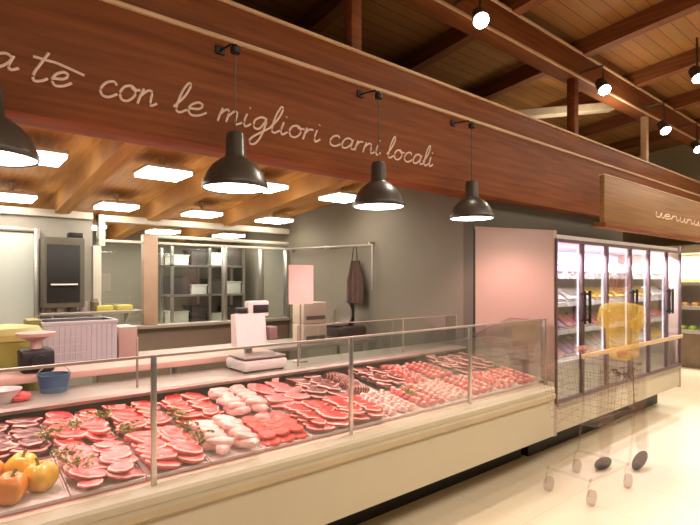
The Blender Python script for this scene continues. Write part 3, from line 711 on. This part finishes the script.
# ---------------- glass door fridges ----------------
FA, FB, FC, FD = 4.1, 7.25, 2.2, 2.98
fr = root('glass_door_fridge', (5.7, 2.6, 0), 'long upright fridge with six glass doors beside the meat counter', 'fridge')
m = MB(); m.prism([(FC, .25), (FD+.04, .25), (FD+.04, 2.13), (FC, 2.03)], FA, FA+.05); m.build('side_panel', M['panel'], fr)
m = MB(); m.box(FB-.05, FB, FC, FD+.04, .25, 2.03, .006); m.build('side_panel', M['panel'], fr)
m = MB(); m.box(FA-.004, FA+.01, FD+.035, FD+.058, .25, 2.1); m.build('gap_shadow_strip', M['black'], fr, False)  # black strip stands in for the shadow line between fridge and wall
m = MB(); m.box(FA+.05, FB-.05, FD-.04, FD+.035, .2, 2.0); m.build('back_panel', mat('lilac_liner', srgb(206, 182, 206), .5), fr, False)
m = MB(); m.box(FA+.05, FB-.05, FC+.02, FD, 1.93, 2.0); m.build('top_panel', M['white'], fr, False)
m = MB(); m.box(FA+.05, FB-.05, FC+.005, FD, .27, .50, .004); m.build('base_panel', M['cream'], fr)
m = MB(); m.box(FA+.03, FB-.03, FC+.26, FD, 0, .27); m.build('kick_base', M['black'], fr, False)
m = MB(); m.box(FA+.05, FB-.05, FC-.02, FC+.02, .50, .53, .004); m.build('lower_rail', M['steel_shelf'], fr)
edges = [A(p, FC) for p in (554.5, 581.5, 606, 629.5, 648, 666)] + [FB-.05]
M['mull'] = mat('dark_mullion', srgb(96, 74, 74), .4)
M['fledwhite'] = emit('fridge_led', (1, .92, 1), 2.5)
lbl = {}
for i in range(6):
    a, b = edges[i], edges[i+1]
    d = MB(); t = .022
    d.box(a+.004, a+t, FC-.02, FC+.012, .53, 1.96, .003); d.box(b-t, b-.004, FC-.02, FC+.012, .53, 1.96, .003); d.box(a+t, b-t, FC-.02, FC+.012, 1.93, 1.96); d.box(a+t, b-t, FC-.02, FC+.012, .53, .56)
    do = d.build('door', M['mull'], fr)
    g = MB(); g.box(a+t, b-t, FC-.008, FC-.002, .56, 1.93); g.build('pane', M['glass'], do, False)
    hx = b-.05 if i % 2 == 0 else a+.05
    h = MB(); h.tube([(hx, FC-.055, 1.2), (hx, FC-.055, 1.5)], .013, 10); h.box(hx-.008, hx+.008, FC-.055, FC-.018, 1.22, 1.24); h.box(hx-.008, hx+.008, FC-.055, FC-.018, 1.46, 1.48); h.build('handle', M['black'], do)
    l = MB(); l.box(a-.008, a+.008, FC+.03, FC+.04, .9, 1.9); l.build('led_strip', M['fledwhite'], fr, False)
    area(((a+b)/2, FC+.12, 1.90), (b-a)*.8, 34, (.98, .84, 1), .12, rot=(math.radians(25), 0, 0), name='fridge_lamp')
m = MB(); m.box(4.55, FB-.05, FC-.035, FC-.02, .875, .92, .005); m.build('bumper_rail', M['wood_edge'], fr)
m = MB(); m.box(FA+.06, FB-.06, FC+.06, FC+.075, .53, .86, .004); m.build('reflection_panel', mat('mauve_reflection', srgb(176, 160, 156), .4), fr)  # mauve colour imitates the reflection in the lower door glass
shz = [.86, 1.12, 1.38, 1.64]
for i in range(6):
    for z in shz:
        m = MB(); m.box(edges[i]+.012, edges[i+1]-.012, FC+.14 - (.0 if z > .9 else .05), FD-.045, z-.02, z, .003); m.box(edges[i]+.012, edges[i+1]-.012, FC+.125- (.0 if z > .9 else .05), FC+.135- (.0 if z > .9 else .05), z-.03, z+.012); m.build('shelf', M['white'], fr)
def pack_mesh(name, mt):
    m = MB(); m.box(-.055, .055, -.09, .09, 0, .03, .01); m.mi = 1; m.box(-.05, .05, -.085, .085, .025, .055, .012); return m.mesh(name, [M['white'], mt])
pk = {'pink': [pack_mesh('packed_tray', meat('pack_pink', (236, 150, 160), (210, 100, 120))), 'pink meat pack'],
      'violet': [pack_mesh('packed_tray', mat('pack_violet', srgb(170, 120, 172), .4)), 'violet-labelled pack'],
      'white': [pack_mesh('packed_tray', mat('pack_white', srgb(240, 230, 230), .4)), 'white pack'],
      'yellow': [pack_mesh('packed_tray', mat('pack_yellow', srgb(226, 178, 60), .4)), 'yellow pack'],
      'red': [pack_mesh('packed_tray', mat('pack_red', srgb(190, 84, 84), .4)), 'reddish pack']}
sel = [['violet', 'white', 'violet', 'pink', 'pink'], ['violet', 'white', 'pink', 'violet', 'pink'], ['white', 'yellow', 'red', 'white', 'violet'], ['white', 'yellow', 'red', 'white', 'pink'], ['white', 'yellow', 'pink', 'white', 'white'], ['white', 'white', 'red', 'yellow', 'white']]
shn = ['bottom', 'second lowest', 'second highest', 'top']
for i in range(6):
    w = edges[i+1]-edges[i]; n = 4 if w > .45 else 3
    for j, z in enumerate(shz):
        kd = sel[i][3-j]
        for k in range(n):
            x = edges[i]+.03+(w-.06)*(k+.5)/n
            o = bpy.data.objects.new('packed_tray', pk[kd][0]); COL.objects.link(o)
            o.location = (x, FC+.24, z+.052 if True else z); o.rotation_euler = (math.radians(35), 0, 0)
            tag(o, '%s on the %s shelf behind the %s fridge door' % (pk[kd][1], shn[j], ordn[i]), 'packed food', '%ss, %s shelf, %s fridge door' % (pk[kd][1], shn[j], ordn[i]))
            if k != 1:
                o2 = o.copy(); COL.objects.link(o2); o2.location = (x, FC+.40, z+.052)

# ---------------- produce case at the far end ----------------
pc = root('produce_case', (10.95, 2.9, 0), 'open produce case with fruit at the far end of the store', 'display case')
m = MB(); m.box(10.6, 11.5, .9, 4.6, .0, .62, .01); m.build('base', mat('taupe_base', srgb(150, 128, 106), .5), pc)
m = MB(); m.box(11.4, 11.5, .9, 4.6, .62, 2.1, .01); m.build('back_panel', M['white'], pc)
m = MB(); m.box(10.75, 11.5, .9, 4.6, 2.1, 2.25, .01); m.build('canopy', M['cream'], pc)
for z, d in ((.62, 10.62), (1.05, 10.78), (1.5, 10.9)):
    m = MB(); m.box(d, 11.4, .92, 4.58, z, z+.03, .004); m.box(d-.02, d, .92, 4.58, z, z+.07, .004); m.build('shelf', M['white'], pc)
area((11.0, 2.8, 2.08), .3, 130, (1, .95, .8), 3.2, name='case_lamp_light')
fm = [mat('lemon_skin', srgb(232, 206, 80), .4), mat('lime_skin', srgb(160, 178, 60), .4), mat('apple_skin', srgb(216, 160, 90), .4)]
def fruit(mt, el):
    m = MB(); m.blob((0, 0, .055), (.055*el, .055, .055), 2); m.mi = 1; m.tube([(0, 0, .1), (.004, 0, .12)], .004, 5); return m.mesh('fruit', [mt, M['green']])
frm = [(fruit(fm[0], 1.25), 'lemon', 'yellow lemon'), (fruit(fm[1], 1), 'lime', 'green lime'), (fruit(fm[2], 1), 'apple', 'golden apple')]
for si, (z, d) in enumerate(((.65, 10.64), (1.08, 10.8), (1.53, 10.92))):
    for r_ in range(2):
        for k in range(12):
            y = 2.45+k*.16; q = (si + k//3) % 3; me, nm, ds = frm[q]
            o = bpy.data.objects.new(nm, me); COL.objects.link(o); o.location = (d+.09+r_*.14, y, z+.002); o.rotation_euler = (0, 0, 1.57)
            tag(o, '%s on the %s shelf of the far produce case' % (ds, ('lowest', 'middle', 'highest')[si]), 'fruit', '%ss on the %s produce shelf' % (ds, ('lowest', 'middle', 'highest')[si]))

# ---------------- track spotlights & duct ----------------
M['spotglow'] = emit('spot_glow', (1, .96, .85), 60)
def spot(x, c, z, label, aim, power):
    r = root('track_spotlight', (x, c, z), label, 'spotlight', 'track spotlights under the roof')
    d = Vector(aim)-Vector((x, c, z)); d.normalize()
    p = Vector((x, c, z))
    m = MB(); m.tube([p-d*.11, p-d*.10, p+d*.06], [.045, .06, .07], 20); m.build('housing', M['black'] if power < 0 else M['shade'], r)
    m = MB(); m.tube([p+d*.058, p+d*.066], .064, 20); m.build('bulb', M['spotglow'], r)
    top = zr(c)-.2 if c < 2.3 else 4.04
    m = MB(); m.tube([p-d*.04+Vector((0, 0, .03)), (x, c, z+.12), (x, c, max(z+.13, top))] if c < 2.3 else [p-d*.04+Vector((0, 0, .03)), (x, c, z+.12), (x, c+.0, 4.09), (x, 2.87, 4.09)], .012, 8); m.build('arm', M['shade'], r)
    l = bpy.data.lights.new('spot', 'SPOT'); l.energy = abs(power); l.color = (1, .88, .7); l.spot_size = 1.6; l.spot_blend = .5; l.shadow_soft_size = .04
    lo = bpy.data.objects.new('spot', l); COL.objects.link(lo); lo.location = p+d*.09; lo.rotation_euler = d.to_track_quat('-Z', 'Y').to_euler()
spot(A(480, 2.6), 2.6, Hz(480, 18, 2.6), 'brightest track spotlight on the upper beam, nearest the camera', (1.9, .7, 1.2), 200)
spot(A(603, 2.6), 2.6, Hz(603, 87, 2.6), 'track spotlight on the upper beam above the long white duct', (4.6, .9, 1), 200)
spot(A(664, 2.6), 2.6, Hz(664, 128, 2.6), 'track spotlight on the upper beam right of the pale post', (6.6, 1, 1), 200)
spot(A(697, 2.6), 2.6, Hz(697, 147, 2.6), 'farthest track spotlight on the upper beam at the right edge', (7.9, .9, 1), 150)
spot(A(697, 1.9), 1.9, Hz(697, 75, 1.9), 'track spotlight hanging from a rafter at the right edge', (5.5, .5, 1), 150)
# white duct
def P3(px, py, Z): t = (px-350)/500; X = t*Z; return Vector((X*SN+Z*CS, -X*CS+Z*SN, EYE+(280-py)*Z/500))
p0, p1 = P3(508, 116, 7.2), P3(612, 107, 7.5)
m = MB(); d_ = (p1-p0); ln = d_.length; m.box(0, ln, -.09, .09, -.055, .055, .01, 2, Matrix.Translation(p0) @ d_.to_track_quat('X', 'Z').to_matrix().to_4x4())

tag(m.build('air_duct', mat('white_duct', srgb(226, 206, 176), .5), smooth=False), 'long white duct behind the timber posts under the roof', 'duct')
area(((p0.x+p1.x)/2, 3.2, 3.5), .3, 14, (1, .88, .7), 1.4, rot=(math.radians(150), 0, math.radians(0)), name='duct_fill')  # hidden fill light added behind the beam to brighten the duct

# ---------------- shopper with trolley ----------------
sk = sheer('skin', srgb(196, 130, 110), .2); shirt = sheer('yellow_shirt', srgb(252, 214, 80), .3); trs = sheer('taupe_trousers', srgb(150, 132, 110), .08); shoe = sheer('brown_shoe', srgb(60, 36, 26), .6); hairm = sheer('dark_hair', srgb(90, 54, 44), .2)
def skin(name, verts, edges_, radii, mt, parent, sub=2):
    me = bpy.data.meshes.new(name); me.from_pydata(verts, edges_, []); o = bpy.data.objects.new(name, me); COL.objects.link(o); o.parent = parent
    mo = o.modifiers.new('skin', 'SKIN'); mo.use_smooth_shade = True
    for i, r in enumerate(radii):
        v = me.skin_vertices[0].data[i]; v.radius = r if isinstance(r, tuple) else (r, r); v.use_root = (i == 0)
    s = o.modifiers.new('sub', 'SUBSURF'); s.levels = s.render_levels = sub
    me.materials.append(mt); return o
PX, PY = 4.50, 1.80
pr_ = root('person', (PX, PY, 0), 'blurred see-through shopper in yellow top pushing a trolley past the fridges', 'person')
# faces -x ; local coords
V = [(0, 0, .92), (-.01, 0, 1.10), (-.02, 0, 1.30), (-.02, 0, 1.40), (-.03, 0, 1.46), (-.04, 0, 1.50),   # 0-5 spine-neck
     (-.02, .13, 1.36), (-.06, .16, 1.10), (-.26, .17, 1.02), (-.34, .16, 1.03),      # 6-9 left arm wrist
     (-.02, -.13, 1.36), (-.06, -.16, 1.10), (-.26, -.17, 1.02), (-.34, -.16, 1.03),
     (-.04, .09, .86), (-.10, .10, .48), (-.10, .10, .10), (-.17, .10, .05),
     (.02, -.09, .86), (.05, -.10, .48), (.16, -.10, .12), (.09, -.10, .06)]
E = [(0, 1), (1, 2), (2, 3), (3, 4), (4, 5), (3, 6), (6, 7), (7, 8), (8, 9), (3, 10), (10, 11), (11, 12), (12, 13), (0, 14), (14, 15), (15, 16), (16, 17), (0, 18), (18, 19), (19, 20), (20, 21)]
R = [(.12, .10), (.11, .09), (.13, .10), (.10, .08), .055, .05, .05, .04, .03, .025, .05, .04, .03, .025, .085, .055, .038, .035, .085, .055, .038, .035]
skin('body', V, E, R, sheer('soft_skin', srgb(196, 140, 116), .07), pr_)
def part_in(m, name, mt): return m.build(name, mt, pr_)
m = MB(); O = (PX, PY, 0)
vs = m.blob((PX-.05, PY, 1.60), (.095, .075, .12), 3)
for v in vs:
    if v.co.x < PX-.1 and v.co.z < 1.58: v.co.x += .012
m.blob((PX-.15, PY, 1.585), (.018, .012, .02), 2); m.blob((PX-.05, PY+.078, 1.59), (.018, .01, .028), 2); m.blob((PX-.05, PY-.078, 1.59), (.018, .01, .028), 2)
m.blob((PX-.135, PY, 1.545), (.01, .022, .006), 2)
part_in(m, 'head', sk)
m = MB(); m.blob((PX-.138, PY+.03, 1.612), (.008, .012, .008), 2); m.blob((PX-.138, PY-.03, 1.612), (.008, .012, .008), 2); part_in(m, 'eyes', hairm)
m = MB(); vs = m.blob((PX-.03, PY, 1.635), (.105, .088, .105), 3)
bmesh.ops.delete(m.bm, geom=[v for v in vs if v.co.z < 1.53+ (0.1 if v.co.x < PX-.09 else 0) or v.co.x < PX-.12], context='VERTS')
part_in(m, 'hair', hairm)
skin('shirt', [(0, 0, .90), (-.01, 0, 1.10), (-.02, 0, 1.30), (-.02, 0, 1.41), (-.02, .12, 1.37), (-.05, .15, 1.18), (-.02, -.12, 1.37), (-.05, -.15, 1.18)], [(0, 1), (1, 2), (2, 3), (3, 4), (4, 5), (3, 6), (6, 7)],
     [(.145, .12), (.135, .11), (.155, .12), (.11, .09), .065, .055, .065, .055], shirt, pr_)
skin('trousers', [(0, 0, .94), (-.04, .09, .86), (-.10, .10, .48), (-.10, .10, .12), (.02, -.09, .86), (.05, -.10, .48), (.15, -.10, .15)], [(0, 1), (1, 2), (2, 3), (0, 4), (4, 5), (5, 6)],
     [(.14, .12), .10, .072, .06, .10, .072, .06], trs, pr_)
for lx, ly, rx in ((-.14, .10, 0), (.11, -.10, -.35)):
    m = MB(); vs = m.blob((0, 0, .045), (.13, .045, .045), 3)
    for v in vs: v.co.z = max(v.co.z, .003)
    T = Matrix.Translation((PX+lx, PY+ly, .03 if rx else 0)) @ Matrix.Rotation(rx, 4, 'Y')
    for v in vs: v.co = T @ v.co
    part_in(m, 'shoe', shoe)
for s in (1, -1):
    hb = Vector((-.34, .16*s, 1.03))
    verts = [tuple(hb), tuple(hb+Vector((-.05, 0, .012)))]; ed = [(0, 1)]; rd = [.022, .026]
    for k in range(4):
        yy = (k-1.5)*.018; L_ = (.9, 1.05, 1.0, .8)[k]
        b = len(verts); verts += [tuple(hb+Vector((-.075, yy, .015))), tuple(hb+Vector((-.095*L_-.005, yy, .0))), tuple(hb+Vector((-.09*L_, yy, -.022))), tuple(hb+Vector((-.065, yy, -.03)))]
        ed += [(1, b), (b, b+1), (b+1, b+2), (b+2, b+3)]; rd += [.010, .009, .009, .008]
    b = len(verts); verts += [tuple(hb+Vector((-.03, -.03*s, -.002))), tuple(hb+Vector((-.06, -.036*s, -.018)))]; ed += [(0, b), (b, b+1)]; rd += [.011, .009]
    skin('hand', verts, ed, rd, sk, pr_, 1)

tr = root('shopping_trolley', (3.85, PY, 0), 'wire shopping trolley pushed by the blurred shopper in front of the fridges', 'trolley')
wire = sheer('trolley_wire', srgb(170, 146, 120), .10, .6)
TX0, TX1 = 3.55, 4.22
def bp(u, v, w):  # basket: u along, v across (-1..1), w 0 bottom..1 top
    wid = .17+.05*w+.03*u; return (TX0+.08*(1-w)+u*(TX1-TX0-.08*(1-w)), PY+v*wid, .55+.4*w - (1-u)*.0)
m = MB()
for k in range(9):
    w = k/8
    m.tube([bp(0, -1, w), bp(0, 1, w), bp(1, 1, w), bp(1, -1, w)], .004 if k < 8 else .008, 5, closed=True)
for k in range(13):
    u = k/12
    m.tube([bp(u, -1, 1), bp(u, -1, 0), bp(u, 1, 0), bp(u, 1, 1)], .0025, 4)
for k in range(-3, 4): m.tube([bp(0, k/4, 1), bp(0, k/4, 0), bp(1, k/4, 0), bp(1, k/4, 1)], .0025, 4)
m.build('basket', wire, tr)
m = MB()
for s in (-1, 1):
    m.tube([(4.18, PY+s*.2, 1.03), (4.22, PY+s*.2, .55), (4.12, PY+s*.2, .18), (3.56, PY+s*.16, .18)], .011, 8); m.tube([(4.15, PY+s*.18, .55), (3.7, PY+s*.15, .5)], .009, 8)
m.tube([(3.56, PY-.16, .18), (3.56, PY+.16, .18)], .011, 8); m.tube([(4.12, PY-.2, .18), (4.12, PY+.2, .18)], .011, 8)
m.build('frame', wire, tr)
m = MB(); m.tube([(4.17, PY-.25, 1.03), (4.17, PY+.25, 1.03)], .015, 12); m.build('handle', sheer('cream_handle', srgb(240, 206, 150), .2), tr)
whm = sheer('wheel_rubber', srgb(150, 110, 90), .25)
for x, y in ((3.58, -.16), (3.58, .16), (4.1, -.2), (4.1, .2)):
    m = MB(); m.tube([(x, PY+y-.014, .055), (x, PY+y+.014, .055)], .055, 20); w_ = m.build('wheel', whm, tr)
    m = MB(); m.tube([(x, PY+y, .19), (x, PY+y+.022, .13), (x, PY+y+.022, .055)], .007, 6); m.build('fork', wire, w_)
